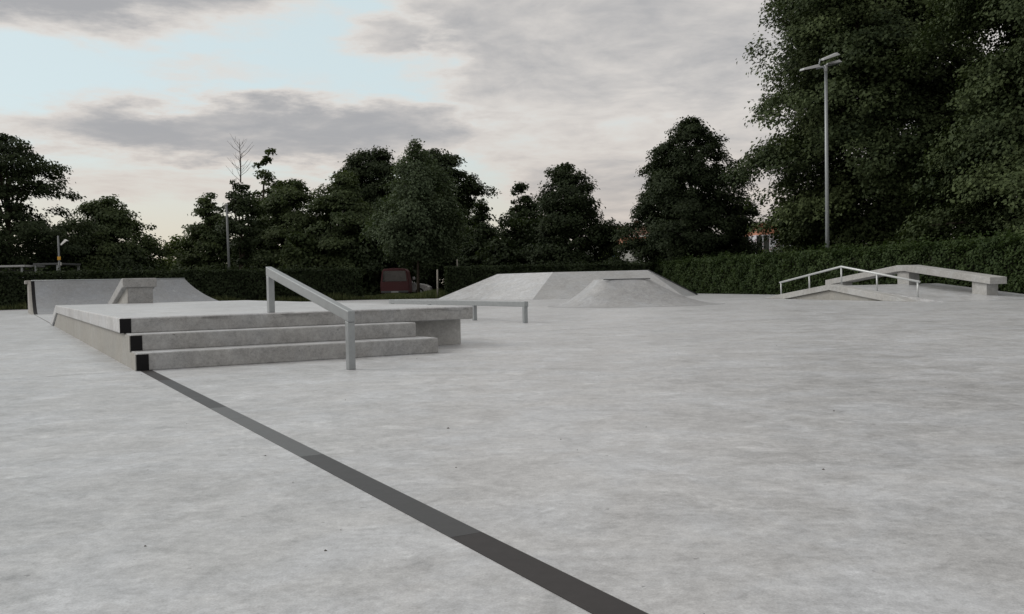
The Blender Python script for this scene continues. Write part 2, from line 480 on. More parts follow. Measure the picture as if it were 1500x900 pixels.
    link('trunk', me, 'bark', root)
    return root


def hedge(label, p0, p1, width, height, mat, seed, leaf=0.12, dens=230, rough=0.10, ends=True, group=None):
    """clipped hedge from p0 to p1 (front foot line); depth grows to the left of the direction of travel"""
    rng = np.random.default_rng(seed)
    p0 = np.array(p0, float); p1 = np.array(p1, float)
    Ln = np.linalg.norm(p1-p0); u = (p1-p0)/Ln
    ang = math.atan2(u[1], u[0])
    root = empty('hedge', (p0[0], p0[1], -0.03), ang, label, 'hedge', group)
    box('twig_core', 0.2, Ln-0.2, 0.34, width-0.3, 0, height-0.34, 'twig', root)
    ph = rng.uniform(0, 6.28, 6)

    def lump(s, q):
        return rough*(.7*np.sin(1.3*s+ph[0]+1.1*q) + .7*np.sin(2.9*s+ph[1]+2.7*q+np.sin(1.7*q)) + .6*np.sin(4.3*s-3.1*q+ph[2]+np.sin(.8*s)) + .5*np.sin(7.1*s+ph[3]+5*q))
    def face(n, kind):
        s = rng.uniform(0, Ln, n)
        if kind == 'front' or kind == 'back':
            q = rng.uniform(0.02, height, n); dep = -lump(s, q*1.6) + np.abs(rng.normal(size=n))*0.13 - rng.normal(size=n)*.03 + 0.08
            dep += 0.12*np.maximum(q/height-0.86, 0)/0.14
            dep += 0.10*(q < 0.25)*rng.uniform(0, 1, n)
            if kind == 'front':
                pos = np.stack([s, dep, q], 1); nb = np.array([0, -1, .35]); tp = np.array([0, -.4, -.3])
            else:
                pos = np.stack([s, width-dep, q], 1); nb = np.array([0, 1, .35]); tp = np.array([0, .4, -.8])
        elif kind == 'top':
            q = rng.uniform(0.05, width-.05, n)
            zz = height - 0.10 + lump(s, q*3)*0.9 - np.abs(rng.normal(size=n))*0.08
            zz += (rng.uniform(0, 1, n) < 0.10)*rng.uniform(0, .32, n)
            pos = np.stack([s, q, zz], 1); nb = np.array([0, 0, 1.]); tp = np.array([0, -.3, .4])
        else:
            q = rng.uniform(0.02, height, n); w = rng.uniform(0, width, n)
            e = 0 if kind == 'e0' else Ln
            sg = -1 if kind == 'e0' else 1
            pos = np.stack([e - sg*(0.08 + rng.normal(size=n)*.07), w, q], 1); nb = np.array([sg, 0, .3]); tp = np.array([0, 0, -1.])
        nr = nb + np.array([0, 0, .35]) + rng.normal(size=(n, 3))*0.6
        return pos, nr, tp + rng.normal(size=(n, 3))*0.9, s
    P = [face(int(dens*Ln*height), 'front'), face(int(dens*.35*Ln*height), 'back'), face(int(dens*Ln*width), 'top')]
    if ends: P += [face(int(dens*width*height), 'e0'), face(int(dens*width*height), 'e1')]
    pos, nr, tip, s = (np.concatenate(a) for a in zip(*P))
    L = leaf*rng.uniform(.6, 1.4, len(pos))
    pos[:, 2] = np.maximum(pos[:, 2], 0.05)
    Q = leaf_quads(rng, pos, nr, tip, L, L*rng.uniform(.55, .85, len(pos)))
    patch = 0.5 + 0.25*np.sin(pos[:, 0]*2.3+ph[4]) + 0.25*np.sin(pos[:, 0]*5.1+pos[:, 2]*4+ph[5])
    tint = 0.4*patch + 0.6*rng.uniform(0, 1, len(pos))
    link('foliage', quads_mesh('foliage', Q, tint), mat, root)
    return root


# ------------------------------------------------------------------ ground
STG = (-3.658, 8.881)                    # near left corner of the stair set
ANG = rad(29.37)
D1 = Vector((-math.sin(ANG), math.cos(ANG), 0)); D2 = Vector((math.cos(ANG), math.sin(ANG), 0))

bm = bmesh.new(); bmesh.ops.create_circle(bm, cap_ends=True, radius=900, segments=64)
me = bpy.data.meshes.new('ground'); bm.to_mesh(me); bm.free()
g = link('ground', me, 'soil', None, 'structure'); g.location = (0, 100, -0.05)

# concrete plaza: a slab with real thickness, its far edge following the hedges
pl = [(-60, -14), (20.5, -14), (19.6, 12), (15.7, 27.6), (9.4, 52.8), (-3.6, 51.2), (-8.9, 52.0), (-24.6, 43.6), (-60, 24)]
n = len(pl)
poly('plaza', [(x, y, -0.2) for x, y in pl] + [(x, y, 0) for x, y in pl],
     [tuple(range(n-1, -1, -1)), tuple(range(n, 2*n))] + [(i, (i+1) % n, n+(i+1) % n, n+i) for i in range(n)],
     'pavement', None, kind='structure')
plaza = bpy.data.objects['plaza']

# saw-cut joints in the slab
M['joint'] = flat_mat('sawn_joint', (0.22, 0.22, 0.215), 0.9, 0, 0.3, 6, 0.1)


def joint(p, q, w=0.010):
    p = Vector((*p, 0)); q = Vector((*q, 0)); s = (q-p).normalized().cross(Vector((0, 0, 1)))*w/2
    v = [p-s, q-s, q+s, p+s]
    poly('saw_joint', [(a.x, a.y, 0.003) for a in v], [(0, 1, 2, 3)], 'joint', plaza)


def Wp(x, y):
    v = Vector((*STG, 0)) + D2*x + D1*y; return (v.x, v.y)


joint(Wp(-30, -0.02), Wp(-0.06, -0.02))
joint(Wp(3.3, 3.0), Wp(22, 3.0)); joint(Wp(4.25, 8.4), Wp(21, 8.4)); joint(Wp(-24, 15.6), Wp(-0.05, 15.6)); joint(Wp(0, 16), Wp(0, 27.6), 0.03)

# asphalt car park beyond the hedges
poly('car_park', [(-70, 57, -0.046), (60, 57, -0.046), (60, 78, -0.046), (-70, 78, -0.046)], [(0, 1, 2, 3)], 'asphalt', None, kind='structure')

# dark band let into the slab, laid in lengths, running out from the stairs
band = empty('floor_band', (*STG, 0), ANG, 'long dark grey band set flush in the concrete in front of the stairs', 'floor strip')
cuts = [-0.0, -1.15, -2.6, -3.35, -3.95, -5.4, -7.0, -8.8, -10.6]
mats = ['plate_dark', 'plate', 'plate', 'plate_mid', 'plate_mid', 'plate', 'plate_dark', 'plate_dark']  # tone differs by length: lighter in the middle, darkest at both ends
for a, b_, mm in zip(cuts[:-1], cuts[1:], mats):
    box('band_length', 0.026, 0.134, b_+0.001, a-0.001, -0.03, 0.0025, mm, band)

# ------------------------------------------------------------------ stair set / manual pad
pad = empty('skate_stage', (*STG, 0), ANG, 'long low concrete stage with three steps and overhanging slab edges', 'skate stage')
Z = 0.5
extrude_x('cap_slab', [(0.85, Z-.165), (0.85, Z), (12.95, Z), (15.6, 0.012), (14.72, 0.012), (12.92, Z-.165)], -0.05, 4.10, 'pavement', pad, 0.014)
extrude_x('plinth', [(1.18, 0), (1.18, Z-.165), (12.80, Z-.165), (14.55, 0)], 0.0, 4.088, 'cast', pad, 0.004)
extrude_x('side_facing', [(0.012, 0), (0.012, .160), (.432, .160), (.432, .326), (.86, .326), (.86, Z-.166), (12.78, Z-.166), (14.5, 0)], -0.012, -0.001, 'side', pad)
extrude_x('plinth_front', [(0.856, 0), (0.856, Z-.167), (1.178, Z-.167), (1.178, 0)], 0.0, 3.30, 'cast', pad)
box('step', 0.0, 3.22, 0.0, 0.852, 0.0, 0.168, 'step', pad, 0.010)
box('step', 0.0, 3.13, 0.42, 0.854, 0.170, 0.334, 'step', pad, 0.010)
box('tread', 0.004, 3.215, 0.012, 0.419, 0.166, 0.1715, 'pavement', pad)  # pale sheets over the steps: brighter light on the tops painted as colour
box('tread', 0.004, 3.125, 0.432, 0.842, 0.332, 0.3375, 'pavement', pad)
box('fascia', -0.047, 4.097, 0.843, 0.8495, Z-.158, Z-.016, 'fascia', pad)  # wax marks over the riser tone, which has the front's shade in it
for y0, z0, z1, xo in ((-0.006, 0.004, 0.160, 0.0), (0.414, 0.174, 0.326, 0.0), (0.838, Z-.162, Z-.010, -0.05)):
    box('black_end_plate', xo-0.004, xo+0.108, y0, y0+0.012, z0, z1, 'black', pad)

hub = empty('hubba_ledge', (*STG, 0), ANG, 'short sloping concrete ledge running down the back bank of the stage', 'ledge')
extrude_x('ledge_cap', [(12.75, 0.86), (12.75, 1.07), (13.05, 1.07), (16.05, 0.50), (16.05, 0.30), (13.0, 0.86)], 1.32, 2.04, 'step', hub, 0.02)
extrude_x('ledge_wall', [(12.83, 0.502), (12.80, 0.858), (13.0, 0.858), (15.95, 0.315), (15.95, 0.012), (15.62, 0.012), (13.0, 0.502)], 1.43, 1.96, 'step', hub, 0.006)
extrude_x('wall_facing', [(12.84, 0.505), (12.81, 0.855), (13.0, 0.855), (15.9, 0.32), (15.9, 0.03), (15.55, 0.03), (13.0, 0.505)], 1.42, 1.4295, 'side', hub)

rail = empty('stair_handrail', (Vector((*STG, 0)) + D2*1.715 - D1*1.30)[:], ANG + rad(3.6), 'square steel grind rail sloping down over the three steps', 'rail')


def bar(name, p, q, w, hgt, mat, parent, bev=0.006):
    """rectangular tube between two points of the local (y, z) plane at given x"""
    (x, y0, z0), (_, y1, z1) = p, q
    d = Vector((0, y1-y0, z1-z0)).normalized(); nrm = Vector((0, -d.z, d.y))
    if nrm.z < 0: nrm = -nrm
    v = []
    for (yy, zz) in ((y0, z0), (y1, z1)):
        for sx, sn in ((-1, -1), (1, -1), (1, 1), (-1, 1)):
            v.append((x+sx*w/2, yy+nrm.y*sn*hgt/2, zz+nrm.z*sn*hgt/2))
    return poly(name, v, [(0, 1, 2, 3), (7, 6, 5, 4), (0, 4, 5, 1), (1, 5, 6, 2), (2, 6, 7, 3), (3, 7, 4, 0)], mat, parent, bev)


RX = 0.0; w = 0.072
y0, y1 = 0.0, 2.28; zt0, zt1 = 0.56, 1.02
sl = (zt1-zt0)/(y1-y0); vt = 0.105
extrude_x('top_rail', [(y0-.045, zt0-vt-sl*.045), (y0-.045, zt0-sl*.045), (y1+.045, zt1+sl*.045), (y1+.045, zt1-vt+sl*.045)], RX-w/2, RX+w/2, 'galv', rail, 0.008)
extrude_x('post', [(y0-.036, 0), (y0-.036, zt0-vt-sl*.04-.001), (y0+.04, zt0-vt+sl*.04-.001), (y0+.04, 0)], RX-.0345, RX+.0345, 'galv', rail, 0.006)
extrude_x('post', [(y1-.04, Z), (y1-.04, zt1-vt-sl*.04-.001), (y1+.04, zt1-vt+sl*.04-.001), (y1+.04, Z)], RX-.0345, RX+.0345, 'galv', rail, 0.006)

# flat rail behind the stage
fr = empty('flat_rail', (0.25, 17.74, 0), ANG, 'long low square steel rail on short posts beside the stage', 'rail')
box('top_rail', -0.045, 0.045, -0.06, 6.95, 0.315, 0.42, 'galv', fr, 0.008)
for yy in (0.0, 2.15, 4.5, 6.82):
    box('post', -0.04, 0.04, yy-.04, yy+.04, 0, 0.314, 'galv', fr, 0.005)

# ------------------------------------------------------------------ quarter pipe with a hip
qp = empty('quarter_pipe', (*STG, 0), ANG, 'curved concrete quarter pipe with a hip behind the stage', 'quarter pipe')
S, HQ = 2.45, 1.26
RR = (S*S+HQ*HQ)/(2*HQ)


def trans(s):
    s = np.clip(s, 0, S); return RR - np.sqrt(RR*RR - s*s)


xs = np.concatenate([[0.12], np.linspace(0.4, 5.0, 12), np.linspace(5.2, 8.1, 40)])
ys = np.linspace(27.85, 30.3, 40)
V, Fc = [], []
for yy in ys:
    for xx in xs:
        zz = min(float(trans(yy-27.85)), float(trans(8.1-xx)))
        V.append((xx, yy, zz + 0.004))
nx = len(xs)
for j in range(len(ys)-1):
    for i in range(nx-1): Fc.append((j*nx+i, j*nx+i+1, (j+1)*nx+i+1, (j+1)*nx+i))
# right flank carries on under the deck to the back edge
k = len(V)
for yy in (30.3, 31.4):
    for xx in xs: V.append((xx, yy, float(min(HQ, trans(8.1-xx))) + 0.004))
for i in range(nx-1): Fc.append((k+i, k+i+1, k+nx+i+1, k+nx+i))
for i in range(nx-1): Fc.append(((len(ys)-1)*nx+i, (len(ys)-1)*nx+i+1, k+i+1, k+i))
me = bpy.data.meshes.new('riding_surface'); me.from_pydata(V, [], Fc); me.update()
bm = bmesh.new(); bm.from_mesh(me); bmesh.ops.remove_doubles(bm, verts=bm.verts[:], dist=0.0005)
bmesh.ops.recalc_face_normals(bm, faces=bm.faces[:]); bm.to_mesh(me); bm.free()
for p in me.polygons: p.use_smooth = True
link('riding_surface', me, 'quarter', qp)
arc = [(float(y), float(trans(y-27.85))) for y in np.linspace(27.85, 30.3, 22)]
extrude_x('black_edge_band', arc + [(30.3, HQ-.5), (29.6, 0.05), (28.3, 0.0)], 0.0, 0.118, 'black', qp)
side = [(28.1, 0)] + [(y, z-0.03) for y, z in arc[4:]] + [(31.35, HQ-.03), (31.35, 0)]
extrude_x('side_wall', side, -0.10, -0.001, 'side', qp)
extrude_x('back_wall', [(31.40, 0), (31.40, 1.1), (31.52, 1.1), (31.52, 0)], -0.1, 5.7, 'side', qp)
box('deck_edge', -0.20, 0.10, 30.34, 31.6, HQ-.12, HQ+.012, 'side', qp, 0.015)
tube('coping', [(0.0, 30.3, HQ-.005), (5.66, 30.3, HQ-.005)], [0.025, 0.025], 'galv', qp, 8)

# ------------------------------------------------------------------ volcano mound
def volcano():
    root = empty('mound_ramp', (3.5, 29.3, 0), rad(6), 'small concrete mound with concave sides and a flat steel-edged top', 'ramp')
    na, ns = 72, 22
    V, Fc = [], []
    top = (0.80, 0.85)
    basex = (2.35, 3.25); basey = 2.9
    H = 0.83
    for j in range(ns+1):
        s = j/ns
        for k in range(na):
            a = 2*math.pi*k/na
            c, sn = math.cos(a), math.sin(a)
            pw = 0.5 + 0.28*s
            sq = lambda v, e: math.copysign(abs(v)**e, v)
            ex = 0.45 + 0.5*s
            hx = top[0] + s*((basex[1] if c > 0 else basex[0]) - top[0]); hy = top[1] + s*(basey - top[1])
            V.append((sq(c, ex)*hx, sq(sn, ex)*hy, H*(1-s)**2.0 + 0.003))
    for j in range(ns):
        for k in range(na):
            k2 = (k+1) % na
            Fc.append((j*na+k, (j+1)*na+k, (j+1)*na+k2, j*na+k2))
    me = bpy.data.meshes.new('flank'); me.from_pydata(V, [], Fc); me.update()
    for p in me.polygons: p.use_smooth = True
    link('flank', me, 'mound', root)
    V = [v[:2] + (H-0.02,) for v in V[:na]]
    poly('top_pad', V + [(x, y, H+.008) for x, y, z in V], [tuple(range(na-1, -1, -1)), tuple(range(na, 2*na))] +
         [(i, (i+1) % na, na+(i+1) % na, na+i) for i in range(na)], 'side', root)
    box('steel_edge', -0.74, 0.74, -0.875, -0.835, H-.012, H+.016, 'steel_dark', root)


volcano()

# ------------------------------------------------------------------ long bank in front of the hedge
bk = empty('hip_bank', (2.5, 44, 0), 0, 'wide concrete hip bank with a straight top edge against the hedge', 'ramp')
P3 = dict(B0=(-3.9, 47.67, 0), B1=(0.95, 42.0, 0), B2=(7.9, 42.0, 0), B3=(9.15, 45.2, 0), T0=(-0.73, 48.57, 1.275), T1=(2.07, 45.3, 1.275),
          T2=(6.72, 45.2, 1.28), E0=(-4.0, 48.4, 0), F0=(-0.73, 49.4, 1.275), F2=(6.75, 49.3, 1.28), E3=(9.2, 49.3, 0))
P3 = {k: (v[0]-2.5, v[1]-44, v[2]+0.003) for k, v in P3.items()}
def bface(name, keys, mat):
    return poly(name, [P3[k] for k in keys], [tuple(range(len(keys)))], mat, bk)
bface('left_flank', ['B0', 'B1', 'T1', 'T0'], 'pavement')
bface('front_face', ['B1', 'B2', 'T2', 'T1'], 'bank')  # darker than the flanks, its shade painted in
bface('right_flank', ['B2', 'B3', 'T2'], 'pavement')
bface('deck', ['T0', 'T1', 'T2', 'F2', 'F0'], 'pavement')
bface('left_return', ['E0', 'B0', 'T0', 'F0'], 'pavement')
bface('right_return', ['B3', 'E3', 'F2', 'T2'], 'cast')
bface('back_face', ['E3', 'E0', 'F0', 'F2'], 'cast')
a = Vector(P3['T2']); b_ = Vector(P3['B3'])
tube('steel_edge', [a+Vector((.03, .02, .0)), b_+Vector((.03, .02, .02))], [0.035, 0.035], 'steel_dark', bk, 6)

# ------------------------------------------------------------------ gable box with rail and bent ledge
BA = rad(14)
fb = empty('gable_funbox', (11.75, 26.8, 0), BA, 'low gable-shaped concrete funbox with a raised kerb on its side', 'funbox')
# local x runs to the right (b), local y away from the camera (a)
extrude_x('ramp_body', [(-1.3, 0.003), (3.78, 0.47), (8.6, 0.003)], 0.0, 3.9, 'pavement', fb)
extrude_x('side_kerb', [(-0.2, 0.0), (0.35, 0.13), (3.78, 0.515), (7.2, 0.13), (7.75, 0.0), (6.6, 0.0), (3.78, 0.33), (0.9, 0.0)], -0.32, 0.06, 'cast', fb, 0.012)
extrude_x('side_infill', [(1.0, 0.0), (3.78, 0.318), (6.5, 0.0)], -0.22, -0.003, 'side', fb)

ar = empty('bent_rail', (11.75, 26.8, 0), BA, 'round tube rail bent over the ridge of the gable funbox', 'rail')
rt = [(0.17, 0.0, 0.58), (0.17, 3.78, 1.10), (0.17, 7.6, 0.60)]
tube('top_rail', [(0.17, -0.08, 0.569), rt[1], (0.17, 7.68, 0.59)], [0.034]*3, 'galv_light', ar, 10)
for yy in (0.0, 1.9, 3.78, 5.7, 7.6):
    zt = np.interp(yy, [0, 3.78, 7.6], [0.58, 1.10, 0.60]) - 0.02
    zb = max(0.0, 0.47*(1-abs(yy-3.78)/5.0)) - 0.01 if 1 else 0
    tube('post', [(0.17, yy, zb), (0.17, yy, zt)], [0.026, 0.026], 'galv_light', ar, 8)

bl = empty('bent_ledge', (11.75, 26.8, 0), BA, 'thick concrete bench ledge bent at its middle on two block legs', 'ledge')
extrude_x('bent_slab', [(-0.3, 0.45), (-0.3, 0.66), (3.55, 1.11), (3.95, 1.11), (8.2, 0.64), (8.2, 0.44), (3.95, 0.90), (3.55, 0.90)], 2.42, 3.02, 'cast', bl, 0.012)
def leg(y0, y1, z0, z1, z2):
    return extrude_x('leg', [(y0, z0), (y0, z1), (y1, z2), (y1, z0)], 2.52, 2.93, 'cast', bl, 0.008)
leg(-0.05, 0.55, 0.08, 0.476, 0.546)
leg(3.45, 4.05, 0.42, 0.886, 0.886)
leg(7.2, 7.8, 0.06, 0.545, 0.48)

# ------------------------------------------------------------------ hedges
hedge('long dark clipped hedge behind the quarter pipe', (-33.0, 39.6), (-8.7, 53.3), 1.3, 1.88, 'leaf_hedge_far', 11, 0.13, 420, 0.07)
hedge('clipped dark hedge behind the hip bank', (-3.7, 52.2), (7.7, 53.6), 1.3, 1.84, 'leaf_hedge_far', 12, 0.13, 420, 0.07)
hedge('tall leafy green hedge behind the bent ledge', (8.35, 58.0), (19.45, 13.5), 1.5, 1.95, 'leaf_hedge', 13, 0.105, 620, 0.10)

# small round clipped bush and grass at the hedge feet
def bush(label, x, y, rx, rz, seed, mat='leaf_hedge_far', leaf=0.12, n=9000):
    rng = np.random.default_rng(seed)
    root = empty('round_bush', (x, y, -0.05), 0, label, 'bush')
    d = rng.normal(size=(n, 3)); d /= np.linalg.norm(d, axis=1, keepdims=True); d[:, 2] = np.abs(d[:, 2])
    rr = rng.uniform(0.84, 1.0, n)[:, None]*(1 + 0.04*np.sin(d[:, :1]*9)*np.sin(d[:, 1:2]*8))
    pos = d*np.array([rx, rx, rz])*rr + np.array([0, 0, 0.05])
    L = leaf*rng.uniform(.6, 1.3, n)
    Q = leaf_quads(rng, pos, d + rng.normal(size=(n, 3))*.4, rng.normal(size=(n, 3)) + np.array([0, 0, -.6]), L, L*.7)
    link('foliage', quads_mesh('foliage', Q, rng.uniform(0, 1, n)), mat, root)
    bmb = bmesh.new(); bmesh.ops.create_icosphere(bmb, subdivisions=3, radius=1.0)
    for v in bmb.verts: v.co = Vector((v.co.x*rx*.84, v.co.y*rx*.84, max(v.co.z, 0)*rz*.84))
    mb = bpy.data.meshes.new('twig_core'); bmb.to_mesh(mb); bmb.free()
    link('twig_core', mb, 'twig', root)


bush('dark dome-shaped clipped bush at the corner of the two hedges', 6.35, 55.9, 1.2, 2.24, 21)


def grass(label, pts, n, hgt, seed):
    rng = np.random.default_rng(seed)
    pts = np.array(pts)            # strips as (x0,y0,x1,y1,width)
    Ls = np.hypot(pts[:, 2]-pts[:, 0], pts[:, 3]-pts[:, 1]); k = rng.choice(len(pts), n, p=Ls*pts[:, 4]/(Ls*pts[:, 4]).sum())
    t = rng.uniform(0, 1, n)[:, None]; w_ = rng.normal(size=n)*0.33*pts[k, 4]
    A = pts[k, :2]; B = pts[k, 2:4]; u = (B-A)/Ls[k][:, None]; nn = np.stack([-u[:, 1], u[:, 0]], 1)
    xy = A + (B-A)*t + nn*w_[:, None]
    h_ = hgt*rng.uniform(.35, 1.25, n)*(0.7+0.3*np.sin(xy[:, 0]*1.7)*np.sin(xy[:, 0]*.6+1))
    pos = np.stack([xy[:, 0], xy[:, 1], -0.05 + h_/2], 1)
    tip = np.array([0, 0, 1.]) + rng.normal(size=(n, 3))*0.3
    nr = rng.normal(size=(n, 3)); nr[:, 2] *= .2
    Q = leaf_quads(rng, pos, nr, tip, h_, 0.035 + 0*h_)
    o = link('verge_grass', quads_mesh('verge_grass', Q, rng.uniform(0, 1, n)), 'grass', None, 'stuff')
    tag(o, label, 'grass')


grass('rough grass and weeds along the foot of the hedges and in the gap', [(-32, 39.8, -8.7, 52.9, .5), (-9, 53.3, -3.4, 53.0, 1.3), (-8.8, 55.2, -3.4, 55.2, 1.5), (-9, 56.4, -3.4, 56.4, 2.0), (-3.6, 51.9, 9.4, 53.5, .4)], 26000, 0.50, 31)

# ------------------------------------------------------------------ trees
# 1 large open tree at the left, in two broad tiers
def tiers(rng, C, cs):
    h = C[:, 2]
    keep = ~((h > 6.0) & (h < 6.8)) | (rng.uniform(0, 1, len(h)) < .18)
    return C[keep], cs[keep]


tree('broadleaf_tree', 'dark tree with separate leafy tiers standing at the end of the long hedge', -31.4, 57, 11.0, 4.5, 0.08,
     [(0, .75), (.2, .95), (.42, 1.05), (.5, .72), (.62, .82), (.8, .70), (.92, .42), (1, .2)], 420, 0.80, 150, 0.19, 'leaf_dark', 41, shape=tiers, droop=.1, flat=.42, wild=.3, limbs=26)
tree('broadleaf_tree', 'rounded bushy tree behind the small street lamp', -27.2, 62, 7.2, 3.5, 0.08, [(0, .7), (.25, 1), (.55, .95), (.8, .7), (1, .25)],
     560, 0.68, 100, 0.19, 'leaf_mid', 42, wild=.25, flat=.5, boughs=34, bs=0.75)
tree('broadleaf_tree', 'pale yellow-green tree low behind the thin lamp mast', -26.6, 73, 5.2, 2.4, 0.06, [(0, .8), (.3, 1), (.6, .85), (.85, .5), (1, .2)],
     90, 0.75, 130, 0.24, 'leaf_light', 43, flat=.5)
tree('broadleaf_tree', 'narrow dark tree left of the bare grey pole', -21.7, 66, 7.9, 2.4, 0.07, [(0, .8), (.3, 1), (.6, .75), (.8, .5), (1, .2)],
     210, 0.65, 120, 0.20, 'leaf_mid', 44, wild=.25)
# 5 the tree whose leader has died back
dead = tree('dying_tree', 'slim tree with a visible dark trunk and bare dead twigs at its top', -17.95, 61.3, 8.1, 1.8, 0.30,
            [(0, .3), (.3, .6), (.6, 1), (.85, .8), (1, .3)], 58, 0.6, 110, 0.22, 'leaf_dark', 45, trunk_r=.17, wild=.35, trunk_top=1.0)
rngd = random.Random(5)
V, Fc = tube_data([(0, 0, 7.9), (0.05, 0, 9.2), (-.02, 0, 10.8)], [.05, .03, .008], 6)
for i in range(22):
    z0 = 8.0 + 2.5*i/22; a = rngd.uniform(0, 6.28); l = rngd.uniform(.5, 1.35)*(1.15 - .3*i/22)
    e = Vector((math.cos(a)*l*.8, math.sin(a)*l*.8, z0 + l*.75)); s = Vector((0, 0, z0)); mid = s.lerp(e, .5) + Vector((0, 0, -.08))
    for pts, rr in (([s, mid, e], [.016, .011, .005]), ([mid, mid + Vector((math.cos(a+.9)*.3, math.sin(a+.9)*.3, .35))], [.009, .005])):
        v2, f2 = tube_data(pts, rr, 4, False); o = len(V); V += v2; Fc += [tuple(q+o for q in ff) for ff in f2]
me = bpy.data.meshes.new('dead_twigs'); me.from_pydata(V, [], Fc); me.update(); link('dead_twigs', me, 'bark', dead)

tree('broadleaf_tree', 'tall gappy tree whose tufted top shows sky between its branches', -19.0, 72, 11.8, 2.0, 0.15,
     [(0, .9), (.35, 1), (.55, .7), (.7, .75), (.85, .6), (1, .25)], 60, 0.62, 120, 0.25, 'leaf_mid', 46, wild=.4, hollow=.5)
tree('broadleaf_tree', 'broad round-topped green tree in the left row', -16.2, 68, 9.0, 4.1, 0.05, [(0, .85), (.3, 1), (.6, .92), (.82, .65), (1, .25)],
     620, 0.70, 100, 0.20, 'leaf_mid', 47, flat=.5, boughs=40, bs=0.85)
tree('broadleaf_tree', 'green tree with drooping layers between the row and the dark tall trees', -11.9, 66, 9.0, 3.9, 0.05, [(0, .9), (.3, 1), (.6, .8), (.82, .5), (1, .15)],
     620, 0.70, 100, 0.20, 'leaf_mid', 48, flat=.45, droop=.4, boughs=44, bs=0.80)
tree('broadleaf_tree', 'tall dark domed tree behind the grey-green tree, on the side of the dying tree', -12.4, 82, 12.9, 3.6, 0.12, [(0, .7), (.3, .9), (.6, 1), (.85, .85), (1, .45)],
     620, 0.82, 115, 0.24, 'leaf_dark', 49, flat=.6, boughs=40, bs=0.95)
tree('broadleaf_tree', 'tall dark domed tree behind the grey-green tree, on the side of the hip bank', -7.0, 83, 13.1, 4.2, 0.10, [(0, .7), (.3, .95), (.55, 1), (.8, .8), (.93, .55), (1, .3)],
     640, 0.82, 115, 0.24, 'leaf_dark', 50, flat=.6, boughs=44, bs=0.95)
tree('young_tree', 'grey-green tree with slender trunk rising from the gap beside the red van', -5.75, 56.5, 9.75, 3.0, 0.27,
     [(0, .40), (.12, .72), (.3, .97), (.5, .95), (.7, .72), (.88, .42), (1, .10)], 330, 0.62, 150, 0.15, 'leaf_birch', 51, droop=.7, flat=.85, trunk_r=.10, wild=.14, hollow=.2)
tree('conifer_like_tree', 'small pointed dark tree next to the tall dark trees', -2.0, 65, 6.9, 2.1, 0.05, [(0, 1), (.3, .9), (.6, .6), (.85, .3), (1, .08)],
     190, 0.6, 120, 0.21, 'leaf_dark', 52, wild=.2)
tree('conifer_like_tree', 'pointed dark tree leaning against its larger feathery neighbour', 0.8, 67, 8.2, 2.9, 0.05, [(0, 1), (.3, .95), (.6, .65), (.85, .35), (1, .08)],
     260, 0.65, 120, 0.22, 'leaf_dark', 53, wild=.18)
tree('broadleaf_tree', 'feathery dark tree with an upright leader beside the view to the houses', 3.7, 62.5, 9.2, 3.35, 0.06,
     [(0, .9), (.25, 1), (.5, .85), (.7, .6), (.85, .32), (1, .08)], 560, 0.60, 105, 0.18, 'leaf_dark', 54, droop=-.3, flat=.7, wild=.22, boughs=46, bs=0.70)
tree('broadleaf_tree', 'dense dark broad cone-shaped tree by the tall lamp mast', 11.7, 58.8, 11.2, 4.9, 0.16,
     [(0, .85), (.2, 1), (.42, .88), (.65, .66), (.85, .42), (1, .14)], 1050, 0.56, 125, 0.16, 'leaf_dark', 55, droop=.35, flat=.6, wild=.12, limbs=26, boughs=130, bs=.75, bv=.3, fill=.6)
tree('maple_tree', 'huge spreading green tree behind the tall floodlight mast', 19.9, 49, 20.6, 7.7, 0.09,
     [(0, .36), (.03, .42), (.14, .66), (.2, .84), (.33, 1.02), (.52, .84), (.71, .74), (.85, .66), (1, .4)], 1700, 0.92, 210, 0.18, 'leaf_maple', 56, droop=.55, flat=.6, wild=.2, trunk_r=.45, limbs=46, boughs=110, bs=1.55, bv=.20, fill=.30, bt=.5)
tree('maple_tree', 'huge spreading green tree overhanging the hedge beside the bent ledge', 23.2, 38, 17.5, 5.7, 0.09,
     [(0, .60), (.12, .85), (.3, 1.0), (.5, 1.0), (.7, .95), (.85, .8), (1, .4)], 1400, 0.84, 200, 0.16, 'leaf_maple', 57, droop=.55, flat=.6, wild=.2, trunk_r=.4, limbs=36, boughs=80, bs=1.3, bv=.20, fill=.30, bt=.5)
tree('broadleaf_tree', 'lighter green garden tree in front of the terracotta block', 10.2, 96, 5.6, 1.6, 0.05, [(0, .9), (.4, 1), (.75, .75), (1, .3)],
     80, 0.8, 120, 0.28, 'leaf_light', 58)
